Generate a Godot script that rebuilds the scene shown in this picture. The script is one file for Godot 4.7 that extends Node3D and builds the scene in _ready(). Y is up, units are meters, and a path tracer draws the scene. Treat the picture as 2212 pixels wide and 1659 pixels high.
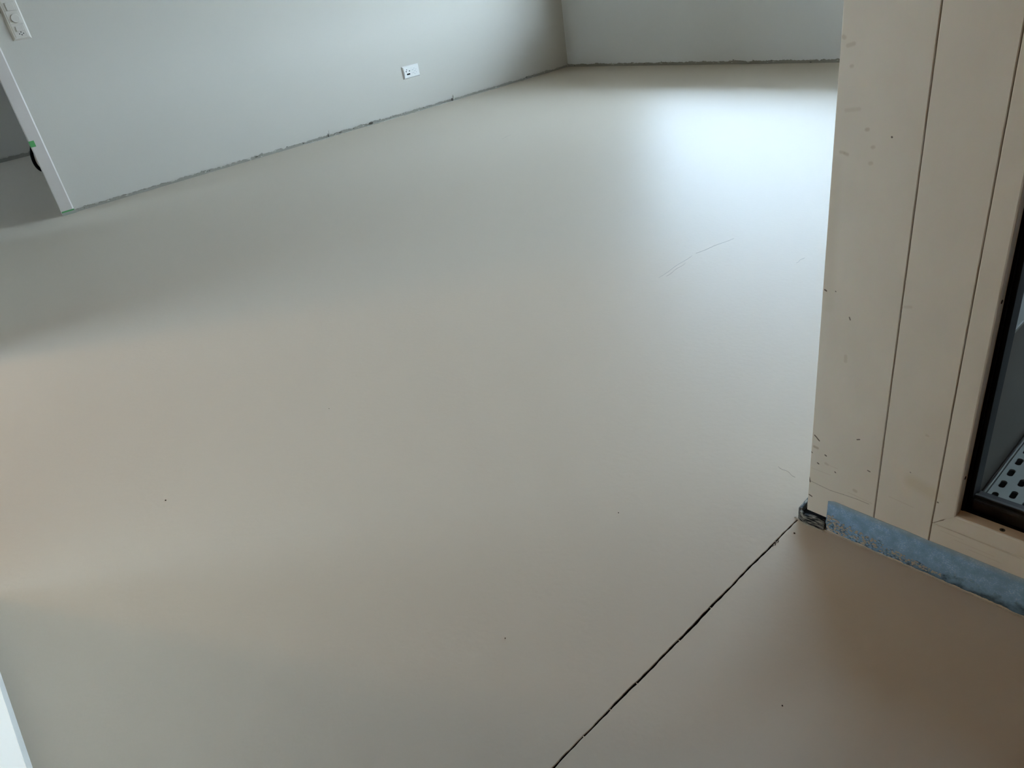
extends Node3D

# ---------------------------------------------------------------- sizes (metres; the eye stands above the origin)
const WL := -4.832      # left wall face
const WB := -4.926      # back wall face
const WN := 0.1808       # near wall face
const PX := -0.449      # left edge of the corner post
const PZ := -0.917      # room face of the post and of the small window
const FX := -0.268      # outside face of the long window wall
const H := 2.46
const LAMP := 0.044
const BW_SILL := 0.53   # window in the back wall, above the picture
const BW_TOP := 2.30
const BW_X0 := -4.15
const BW_X1 := -0.75
var rng := RandomNumberGenerator.new()
var M := {}

func _ready() -> void:
	rng.seed = 7
	# camera, sky, exposure
	var cam := Camera3D.new()
	cam.name = "camera"
	add_child(cam)
	cam.fov = 55.4192
	cam.near = 0.01
	cam.position = Vector3(0, 0.885, 0)
	cam.basis = Basis(Vector3.UP, deg_to_rad(52.30721)) * Basis(Vector3.RIGHT, deg_to_rad(-29.90292)) * Basis(Vector3.BACK, deg_to_rad(-9.65602))
	cam.current = true
	var sky_mat := ProceduralSkyMaterial.new()
	sky_mat.sky_top_color = Color(0.79, 0.90, 1.0)
	sky_mat.sky_horizon_color = Color(0.80, 0.905, 1.0)
	sky_mat.ground_horizon_color = Color(0.30, 0.31, 0.30)
	sky_mat.ground_bottom_color = Color(0.22, 0.22, 0.21)
	sky_mat.sun_angle_max = 0.0
	var sky := Sky.new()
	sky.sky_material = sky_mat
	var env := Environment.new()
	env.background_mode = Environment.BG_SKY
	env.sky = sky
	env.background_energy_multiplier = 1.0
	env.tonemap_mode = Environment.TONE_MAPPER_LINEAR
	env.tonemap_exposure = 40.5
	env.sdfgi_enabled = true
	env.ssao_enabled = true
	env.ssil_enabled = true
	var we := WorldEnvironment.new()
	we.name = "world_environment"
	we.environment = env
	add_child(we)

	materials()
	build_floor()
	build_walls()
	build_outside()
	build_long_window()
	build_door()
	build_post()
	build_window()
	build_tape_and_strip()
	build_wall_fittings()
	build_grate()

# ---------------------------------------------------------------- helpers
func tag(o: Node, label: String, category: String, kind := "", group := "") -> void:
	o.set_meta("label", label)
	o.set_meta("category", category)
	if kind != "":
		o.set_meta("kind", kind)
	if group != "":
		o.set_meta("group", group)

func numbered(called: String, parent: Node) -> String:
	var k := 0
	var c := called
	while parent.has_node(NodePath(c)):
		k += 1
		c = "%s_%03d" % [called, k]
	return c

func node(called: String, at := Vector3.ZERO) -> Node3D:
	var n := Node3D.new()
	n.name = numbered(called, self)
	n.position = at
	add_child(n, true)
	return n

func mb() -> SurfaceTool:
	var st := SurfaceTool.new()
	st.begin(Mesh.PRIMITIVE_TRIANGLES)
	return st

func done(called: String, st: SurfaceTool, mat: Material, parent: Node = self) -> MeshInstance3D:
	var o := MeshInstance3D.new()
	o.name = numbered(called, parent)
	o.mesh = st.commit()
	o.material_override = mat
	o.cast_shadow = GeometryInstance3D.SHADOW_CASTING_SETTING_ON
	parent.add_child(o, true)
	if parent != self and parent is Node3D:
		o.position = -(parent as Node3D).position
	return o

func tri(st: SurfaceTool, a: Vector3, b: Vector3, c: Vector3, out: Vector3, ua := Vector2.ZERO, ub := Vector2.ZERO, uc := Vector2.ZERO) -> void:
	var n := (b - a).cross(c - a)
	if n.length_squared() < 1e-18:
		return
	n = n.normalized()
	if n.dot(out) > 0.0:     # counter-clockwise seen from outside: turn it
		var t := b
		b = c
		c = t
		var tu := ub
		ub = uc
		uc = tu
	else:
		n = -n
	st.set_normal(n)
	st.set_uv(ua)
	st.add_vertex(a)
	st.set_normal(n)
	st.set_uv(ub)
	st.add_vertex(b)
	st.set_normal(n)
	st.set_uv(uc)
	st.add_vertex(c)

func quad(st: SurfaceTool, a: Vector3, b: Vector3, c: Vector3, d: Vector3, out: Vector3, ua := Vector2.ZERO, ub := Vector2.ZERO, uc := Vector2.ZERO, ud := Vector2.ZERO) -> void:
	tri(st, a, b, c, out, ua, ub, uc)
	tri(st, a, c, d, out, ua, uc, ud)

# a box with chamfered edges; uvr maps x and y of the room to the face print
func bbox(st: SurfaceTool, lo: Vector3, hi: Vector3, ch := 0.001, uv_lo := Vector2(-0.449, 0.0), uv_size := Vector2(0.449, 0.9)) -> void:
	var c := (lo + hi) / 2.0
	var e := (hi - lo) / 2.0
	var k: float = min(ch, 0.45 * min(e.x, min(e.y, e.z)))
	var uv := func(p: Vector3) -> Vector2: return Vector2((p.x - uv_lo.x) / uv_size.x, 1.0 - (p.y - uv_lo.y) / uv_size.y)
	for ax in 3:
		var u := (ax + 1) % 3
		var v := (ax + 2) % 3
		for s in [-1.0, 1.0]:
			var n := Vector3.ZERO
			n[ax] = s
			var ps: Array[Vector3] = []
			for q in [[-1.0, -1.0], [1.0, -1.0], [1.0, 1.0], [-1.0, 1.0]]:
				var p := c
				p[ax] += s * e[ax]
				p[u] += q[0] * (e[u] - k)
				p[v] += q[1] * (e[v] - k)
				ps.append(p)
			quad(st, ps[0], ps[1], ps[2], ps[3], n, uv.call(ps[0]), uv.call(ps[1]), uv.call(ps[2]), uv.call(ps[3]))
			for t in [-1.0, 1.0]:      # chamfer between face ax,s and face u,t
				var n2 := n
				n2[u] = t
				var r: Array[Vector3] = []
				for w in [-1.0, 1.0]:
					var p := c
					p[ax] += s * e[ax]
					p[u] += t * (e[u] - k)
					p[v] += w * (e[v] - k)
					r.append(p)
				for w in [1.0, -1.0]:
					var p := c
					p[ax] += s * (e[ax] - k)
					p[u] += t * e[u]
					p[v] += w * (e[v] - k)
					r.append(p)
				quad(st, r[0], r[1], r[2], r[3], n2, uv.call(r[0]), uv.call(r[1]), uv.call(r[2]), uv.call(r[3]))
	for sx in [-1.0, 1.0]:
		for sy in [-1.0, 1.0]:
			for sz in [-1.0, 1.0]:
				var s := Vector3(sx, sy, sz)
				var pa := c + s * Vector3(e.x, e.y - k, e.z - k)
				var pb := c + s * Vector3(e.x - k, e.y, e.z - k)
				var pc := c + s * Vector3(e.x - k, e.y - k, e.z)
				tri(st, pa, pb, pc, s, uv.call(pa), uv.call(pb), uv.call(pc))

func box(called: String, lo: Vector3, hi: Vector3, mat: Material, parent: Node = self, ch := 0.001) -> MeshInstance3D:
	var st := mb()
	bbox(st, lo, hi, ch)
	return done(called, st, mat, parent)

# a small flattened lump, its centre at p, resting on the plane with normal n
func lump(st: SurfaceTool, p: Vector3, r: Vector3, seedv: int, rings := 3, segs := 7) -> void:
	var q := RandomNumberGenerator.new()
	q.seed = seedv
	var pts: Array = []
	for i in rings + 1:
		var row: Array[Vector3] = []
		var th := PI * i / rings
		for j in segs:
			var ph := TAU * j / segs
			var d := Vector3(sin(th) * cos(ph), cos(th), sin(th) * sin(ph))
			row.append(p + d * r * q.randf_range(0.78, 1.15))
		pts.append(row)
	for i in rings:
		for j in segs:
			var j2 := (j + 1) % segs
			var a: Vector3 = pts[i][j] if i > 0 else pts[0][0]
			var b: Vector3 = pts[i][j2] if i > 0 else pts[0][0]
			var c: Vector3 = pts[i + 1][j2] if i < rings - 1 else pts[rings][0]
			var d: Vector3 = pts[i + 1][j] if i < rings - 1 else pts[rings][0]
			var out := (a + b + c + d) / 4.0 - p
			tri(st, a, b, c, out)
			tri(st, a, c, d, out)

# a tube along points
func tube(st: SurfaceTool, path: Array, r: float, segs := 10, taper := 0) -> void:
	var rings: Array = []
	for i in path.size():
		var p: Vector3 = path[i]
		var t: Vector3 = (path[min(i + 1, path.size() - 1)] - path[max(i - 1, 0)]).normalized()
		var side := t.cross(Vector3(1, 0.02, 0.01)).normalized()
		var up := side.cross(t).normalized()
		var row: Array[Vector3] = []
		for j in segs:
			var a := TAU * j / segs
			row.append(p + (side * cos(a) + up * sin(a)) * r * (1.0 if i >= taper else 0.35 + 0.65 * i / taper))
		rings.append(row)
	for i in path.size() - 1:
		for j in segs:
			var k := (j + 1) % segs
			var mid: Vector3 = (rings[i][j] + rings[i][k]) / 2.0 - path[i]
			quad(st, rings[i][j], rings[i][k], rings[i + 1][k], rings[i + 1][j], mid)
	for e in [0, path.size() - 1]:
		for j in range(1, segs - 1):
			tri(st, rings[e][0], rings[e][j], rings[e][j + 1], (path[e] - path[1 if e == 0 else e - 1]))

# a flat disc or dome facing along n: centre p, radius r, height h
func disc(st: SurfaceTool, p: Vector3, n: Vector3, r: float, h: float, segs := 20, chamfer := 0.0) -> void:
	var s := n.cross(Vector3(0.0, 1.0, 0.0))
	if s.length() < 0.1:
		s = Vector3.RIGHT
	s = s.normalized()
	var t := s.cross(n).normalized()
	for j in segs:
		var a := TAU * j / segs
		var b := TAU * (j + 1) / segs
		var d0 := s * cos(a) + t * sin(a)
		var d1 := s * cos(b) + t * sin(b)
		var r2 := r - chamfer
		tri(st, p + n * h, p + n * h + d0 * r2, p + n * h + d1 * r2, n)
		if chamfer > 0.0:
			quad(st, p + n * h + d0 * r2, p + n * h + d1 * r2, p + n * (h - chamfer) + d1 * r, p + n * (h - chamfer) + d0 * r, n + d0)
		quad(st, p + n * (h - chamfer) + d0 * r, p + n * (h - chamfer) + d1 * r, p + d1 * r, p + d0 * r, d0)

func mat(c: Color, rough := 0.6, spec := 0.5) -> StandardMaterial3D:
	var m := StandardMaterial3D.new()
	m.albedo_color = c
	m.roughness = rough
	m.metallic_specular = spec
	return m

func noise_normal(freq: float, strength: float, seedv: int, octaves := 3) -> NoiseTexture2D:
	var n := FastNoiseLite.new()
	n.noise_type = FastNoiseLite.TYPE_SIMPLEX_SMOOTH
	n.seed = seedv
	n.frequency = freq
	n.fractal_octaves = octaves
	var t := NoiseTexture2D.new()
	t.width = 512
	t.height = 512
	t.seamless = true
	t.as_normal_map = true
	t.bump_strength = strength
	t.noise = n
	return t

func bumpy(m: StandardMaterial3D, tex: Texture2D, tiles: float, amount: float) -> StandardMaterial3D:
	m.normal_enabled = true
	m.normal_texture = tex
	m.normal_scale = amount
	m.uv1_triplanar = true
	m.uv1_world_triplanar = true
	m.uv1_scale = Vector3.ONE * tiles
	return m

func materials() -> void:
	var fine := noise_normal(0.05, 3.0, 3)
	var rough := noise_normal(0.03, 6.0, 5, 4)
	M.floor = bumpy(mat(Color(0.785, 0.74, 0.675), 0.49, 0.24), fine, 2.2, 0.06)
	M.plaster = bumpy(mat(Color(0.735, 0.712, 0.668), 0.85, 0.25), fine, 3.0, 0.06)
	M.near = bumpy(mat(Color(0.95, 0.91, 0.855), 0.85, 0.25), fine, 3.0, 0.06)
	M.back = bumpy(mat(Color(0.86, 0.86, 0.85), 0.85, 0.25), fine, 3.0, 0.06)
	M.raw = bumpy(mat(Color(0.60, 0.585, 0.54), 0.9, 0.2), rough, 6.0, 0.8)
	M.ragged = bumpy(mat(Color(0.78, 0.765, 0.73), 0.9, 0.2), rough, 6.0, 0.6)
	M.dark = mat(Color(0.10, 0.10, 0.095), 0.9, 0.2)
	M.joint = mat(Color(0.05, 0.045, 0.04), 0.95, 0.1)
	M.ceiling = mat(Color(0.70, 0.685, 0.65), 0.9, 0.2)
	M.wood = mat(Color(0.58, 0.35, 0.15), 0.6, 0.4)
	M.beige = mat(Color(0.80, 0.70, 0.56), 0.85, 0.25)
	M.frame = mat(Color(0.735, 0.70, 0.665), 0.5, 0.35)
	M.white = mat(Color(0.83, 0.815, 0.79), 0.4, 0.4)
	M.switch = mat(Color(0.775, 0.745, 0.70), 0.4, 0.4)
	M.hole = mat(Color(0.02, 0.02, 0.02), 0.7, 0.2)
	M.shutter = mat(Color(0.62, 0.62, 0.62), 0.5, 0.4)
	M.green = mat(Color(0.33, 0.58, 0.35), 0.75, 0.3)
	M.green_coated = mat(Color(0.58, 0.585, 0.535), 0.7, 0.3)
	M.rubber = mat(Color(0.006, 0.006, 0.007), 0.8, 0.2)
	M.black = mat(Color(0.015, 0.016, 0.02), 0.5, 0.3)
	M.alu_dark = mat(Color(0.20, 0.18, 0.155), 0.5, 0.4)
	M.cladding = mat(Color(0.42, 0.395, 0.35), 0.6, 0.4)
	M.facade = mat(Color(0.82, 0.80, 0.76), 0.9, 0.2)
	M.terrace = mat(Color(0.62, 0.61, 0.58), 0.9, 0.2)
	M.galv = mat(Color(0.56, 0.57, 0.53), 0.45, 0.5)
	M.galv.metallic = 0.3
	M.screw = mat(Color(0.30, 0.27, 0.22), 0.4, 0.5)
	M.screw.metallic = 0.7
	M.speck = mat(Color(0.13, 0.12, 0.11), 0.9, 0.2)
	M.scratch = mat(Color(0.60, 0.585, 0.56), 0.5, 0.4)
	M.bead = mat(Color(0.72, 0.705, 0.65), 0.5, 0.5)
	M.crumb = mat(Color(0.75, 0.735, 0.69), 0.85, 0.3)
	M.chip = mat(Color(0.36, 0.345, 0.315), 0.9, 0.2)
	M.glass = mat(Color(0.75, 0.80, 0.78, 0.10), 0.0, 0.5)
	M.tinted = mat(Color(0.02, 0.02, 0.018, 0.14), 0.0, 0.12)
	M.tinted.transparency = BaseMaterial3D.TRANSPARENCY_ALPHA
	M.glass.transparency = BaseMaterial3D.TRANSPARENCY_ALPHA
	M.post = mat(Color.WHITE, 0.5, 0.45)
	M.post.albedo_texture = ImageTexture.create_from_image(post_print())
	M.post.texture_repeat = false
	M.cream = mat(Color(0.865, 0.855, 0.81), 0.5, 0.45)
	M.cream_raw = mat(Color(0.80, 0.71, 0.59), 0.6, 0.4)
	M.tape = mat(Color.WHITE, 0.55, 0.4)
	M.tape.albedo_texture = ImageTexture.create_from_image(tape_print())
	M.tape.texture_repeat = false
	M.foam = mat(Color.WHITE, 0.7, 0.3)
	M.foam.albedo_texture = ImageTexture.create_from_image(foam_print())
	M.foam_dark = mat(Color(0.03, 0.032, 0.036), 0.9, 0.2)

# ---------------------------------------------------------------- computed prints
func stroke(img: Image, a: Vector2, b: Vector2, w: float, c: Color, alpha: float, soft := 1.0) -> void:
	var lo := Vector2(min(a.x, b.x), min(a.y, b.y)) - Vector2.ONE * (w + soft + 1)
	var hi := Vector2(max(a.x, b.x), max(a.y, b.y)) + Vector2.ONE * (w + soft + 1)
	for y in range(max(0, int(lo.y)), min(img.get_height(), int(hi.y) + 1)):
		for x in range(max(0, int(lo.x)), min(img.get_width(), int(hi.x) + 1)):
			var p := Vector2(x, y)
			var q := Geometry2D.get_closest_point_to_segment(p, a, b)
			var k: float = clamp((w + soft - p.distance_to(q)) / soft, 0.0, 1.0) * alpha
			if k > 0.0:
				img.set_pixel(x, y, img.get_pixel(x, y).lerp(c, k))

func post_print() -> Image:       # x -0.449 .. 0, y 0 .. 0.9
	var img := Image.create(1024, 2048, false, Image.FORMAT_RGB8)
	var base := Color(0.865, 0.855, 0.81)
	img.fill(base)
	var n := FastNoiseLite.new()
	n.seed = 11
	n.frequency = 0.006
	n.fractal_octaves = 4
	for y in range(0, 2048, 2):
		for x in range(0, 1024, 2):
			var k: float = 1.0 + 0.018 * n.get_noise_2d(x, y * 0.5)
			img.fill_rect(Rect2i(x, y, 2, 2), Color(base.r * k, base.g * k, base.b * k))
	var at := func(x: float, y: float) -> Vector2: return Vector2((x + 0.449) / 0.449 * 1024.0, (1.0 - y / 0.9) * 2048.0)
	var d := Color(0.22, 0.19, 0.16)
	var br := Color(0.55, 0.49, 0.40)
	# chips and specks [x, y, x2, y2, half width px, strength]
	for s in [[-0.4462, 0.4250, -0.4438, 0.4238, 1.8, 0.95], [-0.4309, 0.4259, -0.4305, 0.4257, 1.3, 0.6], [-0.4085, 0.3915, -0.4070, 0.3880, 1.3, 0.7],
		[-0.4452, 0.1775, -0.4415, 0.1745, 1.6, 0.85], [-0.4405, 0.1732, -0.4372, 0.1702, 1.7, 0.85], [-0.3800, 0.1960, -0.3765, 0.1978, 1.5, 0.75],
		[-0.4262, 0.1474, -0.4242, 0.1464, 1.7, 0.9], [-0.4372, 0.1270, -0.4352, 0.1260, 1.7, 0.9], [-0.4084, 0.1222, -0.4074, 0.1214, 1.5, 0.85],
		[-0.3596, 0.1476, -0.3562, 0.1468, 1.4, 0.7], [-0.4492, 0.0925, -0.4470, 0.0845, 2.2, 0.7], [-0.4486, 0.1440, -0.4474, 0.1430, 2.0, 0.6],
		[-0.4470, 0.0575, -0.4425, 0.0560, 1.7, 0.9], [-0.3784, 0.6372, -0.3782, 0.6369, 1.7, 0.9], [-0.3010, 0.1715, -0.3006, 0.1712, 1.2, 0.5], [-0.2598, 0.1371, -0.2592, 0.1369, 1.9, 0.8]]:
		stroke(img, at.call(s[0], s[1]), at.call(s[2], s[3]), s[4], d, s[5] * 0.85, 1.2)
	# brownish rubs
	for s in [[-0.4444, 0.1560, -0.4392, 0.1552, 3.5, 0.75], [-0.4086, 0.3300, -0.4082, 0.3215, 4.0, 0.30], [-0.4465, 0.7490, -0.4450, 0.7480, 4.0, 0.4], [-0.4400, 0.7392, -0.4330, 0.7410, 4.0, 0.35],
		[-0.4340, 0.7164, -0.4330, 0.7166, 3.0, 0.4], [-0.4090, 0.6443, -0.4075, 0.6446, 3.5, 0.5], [-0.4360, 0.6660, -0.4200, 0.6680, 4.0, 0.22], [-0.4000, 0.6238, -0.3985, 0.6242, 3.0, 0.4],
		[-0.4330, 0.6140, -0.4300, 0.6130, 3.0, 0.45], [-0.4010, 0.6042, -0.3995, 0.6046, 4.0, 0.35], [-0.3380, 0.4239, -0.3310, 0.4255, 3.0, 0.25], [-0.4390, 0.6154, -0.4350, 0.6150, 2.5, 0.4],
		[-0.3760, 0.1014, -0.3735, 0.1006, 5.0, 0.4], [-0.2880, 0.2413, -0.2860, 0.2410, 2.0, 0.3], [-0.4240, 0.1320, -0.4215, 0.1310, 4.0, 0.3]]:
		stroke(img, at.call(s[0], s[1]), at.call(s[2], s[3]), s[4] * 0.8, br, s[5] * 0.5, 4.0)
	# long scratch and the fine ones round it
	var pts := [Vector2(-0.4475, 0.0865), Vector2(-0.4300, 0.0845), Vector2(-0.4120, 0.0830), Vector2(-0.3920, 0.0850), Vector2(-0.3700, 0.0865), Vector2(-0.3520, 0.0860)]
	for i in pts.size() - 1:
		stroke(img, at.call(pts[i].x, pts[i].y), at.call(pts[i + 1].x, pts[i + 1].y), 0.5, d, 0.30, 1.4)
	for s in [[-0.4250, 0.1315, -0.4050, 0.1300, 0.3], [-0.4460, 0.1130, -0.4150, 0.1130, 0.3], [-0.3850, 0.0930, -0.3480, 0.0895, 0.3], [-0.4100, 0.0500, -0.3850, 0.0505, 0.3],
		[-0.3250, 0.1150, -0.2900, 0.1120, 0.3], [-0.2580, 0.0975, -0.1500, 0.0955, 0.35], [-0.2500, 0.0900, -0.2200, 0.0890, 0.25], [-0.2300, 0.0830, -0.1800, 0.0815, 0.25], [-0.2100, 0.0760, -0.1700, 0.0750, 0.25]]:
		stroke(img, at.call(s[0], s[1]), at.call(s[2], s[3]), 0.4, br, s[4] * 0.45, 1.8)
	# pale wiped smear and a duller patch beside it
	stroke(img, at.call(-0.3230, 0.1780), at.call(-0.3000, 0.1330), 8.0, Color(0.90, 0.87, 0.81), 0.35, 16.0)
	stroke(img, at.call(-0.2960, 0.1560), at.call(-0.2660, 0.1480), 10.0, Color(0.79, 0.75, 0.64), 0.35, 26.0)
	stroke(img, at.call(-0.4440, 0.60), at.call(-0.4400, 0.40), 4.0, Color(0.78, 0.75, 0.67), 0.22, 20.0)
	return img

const TX0 := -0.4145
const TX1 := 0.42
func tape_print() -> Image:       # along the tape x TX0 .. TX1, height 0 .. 0.066
	var w := 2048
	var h := 164
	var img := Image.create(w, h, false, Image.FORMAT_RGB8)
	var cells := FastNoiseLite.new()
	cells.seed = 21
	cells.noise_type = FastNoiseLite.TYPE_CELLULAR
	cells.frequency = 0.16
	var soft := FastNoiseLite.new()
	soft.seed = 22
	soft.frequency = 0.02
	soft.fractal_octaves = 4
	var blot := FastNoiseLite.new()
	blot.seed = 23
	blot.noise_type = FastNoiseLite.TYPE_CELLULAR
	blot.frequency = 0.085
	var blue := Color(0.52, 0.68, 0.82)
	var pale := Color(0.90, 0.95, 0.97)
	var navy := Color(0.16, 0.24, 0.29)
	var coat := Color(0.80, 0.765, 0.685)
	for y in h:
		var up := 1.0 - (y + 0.5) / h             # 0 at the floor
		for x in w:
			var u := float(x) / w
			var s: float = soft.get_noise_2d(x, y)
			var c: float = cells.get_noise_2d(x * 0.62 + y * 0.5, y * 1.25 - x * 0.18)
			var col := blue * (1.0 + 0.10 * s)
			col = col.lerp(pale, clamp((-c - 0.69 + s * 0.15) * 4.0, 0.0, 0.7))
			if up > 0.80:                          # only thinly stuck: the cream shows through
				col = col.lerp(Color(0.72, 0.735, 0.715), clamp((up - 0.80) / 0.20, 0.0, 1.0) * 0.6)
			var b: float = blot.get_noise_2d(x, y * 1.2)
			var reach := 0.42 - 1.15 * u + 0.35 * s
			var edge: float = clamp((reach - up) * 7.0, 0.0, 1.0)
			if edge > 0.0:
				col = col.lerp(navy, edge * clamp(0.55 + (b + 0.4) * 2.0, 0.0, 1.0))
			var foot: float = clamp((0.30 + 0.25 * s - up) * 4.0, 0.0, 1.0)
			if u > 0.12:
				col = col.lerp(navy * 1.15, foot * 0.75 * clamp((u - 0.12) * 8.0, 0.0, 1.0))
			if up < 0.045 + 0.03 * s:
				col = coat
			img.set_pixel(x, y, col)
	return img

func foam_print() -> Image:
	var img := Image.create(512, 64, false, Image.FORMAT_RGB8)
	var n := FastNoiseLite.new()
	n.seed = 31
	n.frequency = 0.03
	n.fractal_octaves = 4
	for y in 64:
		for x in 512:
			var s: float = n.get_noise_2d(x * 0.7, y * 4.0)
			var k: float = clamp(0.5 + 1.5 * s, 0.0, 1.0)
			img.set_pixel(x, y, Color(0.06, 0.09, 0.12).lerp(Color(0.60, 0.61, 0.58), k))
	return img

# ---------------------------------------------------------------- floor
func crack_x(z: float) -> float:
	return -0.4615 + 0.0005 * sin(z * 19.0) + 0.00035 * sin(z * 61.0 + 1.0) + 0.00022 * sin(z * 190.0)

func build_floor() -> void:
	var st := mb()
	var z0 := PZ + 0.004
	var z1 := 3.0
	var up := Vector3.UP
	# the big room's slab and the room beyond the door
	quad(st, Vector3(-8.1, 0, WB - 0.2), Vector3(FX, 0, WB - 0.2), Vector3(FX, 0, z0), Vector3(-8.1, 0, z0), up)
	quad(st, Vector3(-8.1, 0, z0), Vector3(-0.50, 0, z0), Vector3(-0.50, 0, z1), Vector3(-8.1, 0, z1), up)
	var n := 420
	var joint := mb()
	for i in n:
		var a: float = lerp(z0, z1, pow(float(i) / n, 1.6))
		var b: float = lerp(z0, z1, pow(float(i + 1) / n, 1.6))
		var q := RandomNumberGenerator.new()
		q.seed = 900 + i
		var ws: Array[float] = []
		for zz in [a, b]:
			ws.append(0.0012 + 0.0002 * sin(zz * 37.0) + 0.0003 * sin(zz * 11.0 + 2.0) + 0.0002 * sin(zz * 310.0))
		var xa := crack_x(a)
		var xb := crack_x(b)
		var ch := 0.0008
		for s in [-1.0, 1.0]:
			var ea := Vector3(xa + s * (ws[0] + ch), 0.0, a)
			var eb := Vector3(xb + s * (ws[1] + ch), 0.0, b)
			var far_x := -0.50 if s < 0.0 else 1.7
			quad(st, Vector3(far_x, 0, a), ea, eb, Vector3(far_x, 0, b), up)
			var fa := Vector3(xa + s * ws[0], -0.0010, a)
			var fb := Vector3(xb + s * ws[1], -0.0010, b)
			quad(st, ea, fa, fb, eb, up - Vector3(s, 0, 0) * 0.5)
			quad(joint, fa, Vector3(fa.x, -0.018, a), Vector3(fb.x, -0.018, b), fb, Vector3(-s, 0, 0))
		quad(joint, Vector3(xa - 0.004, -0.0175, a), Vector3(xa + 0.004, -0.0175, a), Vector3(xb + 0.004, -0.0175, b), Vector3(xb - 0.004, -0.0175, b), up)
	quad(st, Vector3(-8.1, -0.2, WB - 0.2), Vector3(1.7, -0.2, WB - 0.2), Vector3(1.7, -0.2, z1), Vector3(-8.1, -0.2, z1), -up)
	for e in [[Vector3(-8.1, 0, z1), Vector3(1.7, 0, z1), Vector3(0, 0, 1)], [Vector3(-8.1, 0, WB - 0.2), Vector3(FX, 0, WB - 0.2), Vector3(0, 0, -1)], [Vector3(-8.1, 0, WB - 0.2), Vector3(-8.1, 0, z1), Vector3(-1, 0, 0)]]:
		var a: Vector3 = e[0]
		var b: Vector3 = e[1]
		quad(st, a, b, b - up * 0.2, a - up * 0.2, e[2])
	quad(st, Vector3(1.7, 0, z0), Vector3(1.7, 0, z1), Vector3(1.7, -0.2, z1), Vector3(1.7, -0.2, z0), Vector3(1, 0, 0))
	quad(st, Vector3(FX, 0, z0), Vector3(1.7, 0, z0), Vector3(1.7, -0.2, z0), Vector3(FX, -0.2, z0), Vector3(0, 0, -1))
	var f := done("floor", st, M.floor)
	tag(f, "smooth pale grey coated floor crossed by one thin dark joint", "floor", "structure")
	var j := done("expansion_joint", joint, M.joint, f)
	j.set_meta("label", "thin dark open joint running from the post foot")
	# drips of coating that bridge the joint here and there, and the ragged bit near the post
	var br := mb()
	for z in [-0.8425, -0.5805, -0.4842, -0.4290, -0.376, -0.66]:
		lump(br, Vector3(crack_x(z) + 0.0006, -0.0016, z), Vector3(0.0024, 0.0010, 0.0009), int(-z * 10000.0))
	done("coating_drip", br, M.floor, f)
	var fl := mb()
	for k in 7:
		var z := -0.846 + k * 0.0028
		lump(fl, Vector3(crack_x(z) + 0.0028 + 0.001 * sin(k * 2.0), 0.0003, z), Vector3(0.0011, 0.0007, 0.0018), 70 + k)
	done("joint_chip", fl, M.chip, f)
	# scratches: slivers a fraction of a millimetre proud
	for s in [[-1.3012, -1.6214, -1.3165, -1.8099, 0.0016], [-1.2880, -1.64, -1.2985, -1.75, 0.001], [-1.3165, -1.83, -1.2833, -1.9898, 0.0009], [-1.0128, -1.8942, -1.013, -1.9417, 0.0012],
		[-3.3316, -2.8039, -3.36, -2.90, 0.002], [-0.560, -1.02, -0.52, -1.01, 0.0003]]:
		var a := Vector3(s[0], 0, s[1])
		var b := Vector3(s[2], 0, s[3])
		var d := (b - a).normalized()
		var side := Vector3(-d.z, 0, d.x)
		var sc := mb()
		var m := 8
		for i in m:
			var t0 := float(i) / m
			var t1 := float(i + 1) / m
			var w0: float = s[4] * sin(PI * clamp(t0, 0.03, 0.97)) * 0.5
			var w1: float = s[4] * sin(PI * clamp(t1, 0.03, 0.97)) * 0.5
			var p0 := a.lerp(b, t0) + side * 0.002 * sin(t0 * 9.0)
			var p1 := a.lerp(b, t1) + side * 0.002 * sin(t1 * 9.0)
			quad(sc, p0 + side * w0, p0 + up * 0.0004, p1 + up * 0.0004, p1 + side * w1, up + side)
			quad(sc, p0 - side * w0, p0 + up * 0.0004, p1 + up * 0.0004, p1 - side * w1, up - side)
		done("scratch", sc, M.scratch, f)
	# grains of dirt stuck in the coating
	for s in [[-1.4973, -0.1811, 0.0020], [-0.448, -0.8776, 0.0016], [-0.2978, -0.5802, 0.0012], [-0.7103, -0.739, 0.0011], [-1.52, -0.60, 0.0012], [-0.66, -0.415, 0.001]]:
		var sp := mb()
		lump(sp, Vector3(s[0], 0.0005, s[1]), Vector3(s[2], 0.0012, s[2] * 0.8), int(s[2] * 1e6))
		done("dirt_grain", sp, M.speck, f)
	# pale bead of coating squeezed up against the tape and the foot strip
	var bead := mb()
	var x := -0.4660
	while x < 0.42:
		var z: float = PZ + 0.0035 + 0.0008 * sin(x * 210.0) + 0.0006 * sin(x * 83.0)
		if x < -0.44:
			z = PZ + 0.0095 - 0.006 * pow((-0.44 - x) / 0.026, 2.0)
		elif x < -0.414:
			z = PZ + 0.0085
		lump(bead, Vector3(x, 0.0006, z + rng.randf_range(-0.0005, 0.0005)), Vector3(0.0030, rng.randf_range(0.0010, 0.0018), rng.randf_range(0.0012, 0.0022)), int(x * 100000.0) + 200000, 3, 6)
		x += 0.0036
	var bd := done("coating_bead", bead, M.bead, f)
	bd.set_meta("kind", "stuff")

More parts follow.
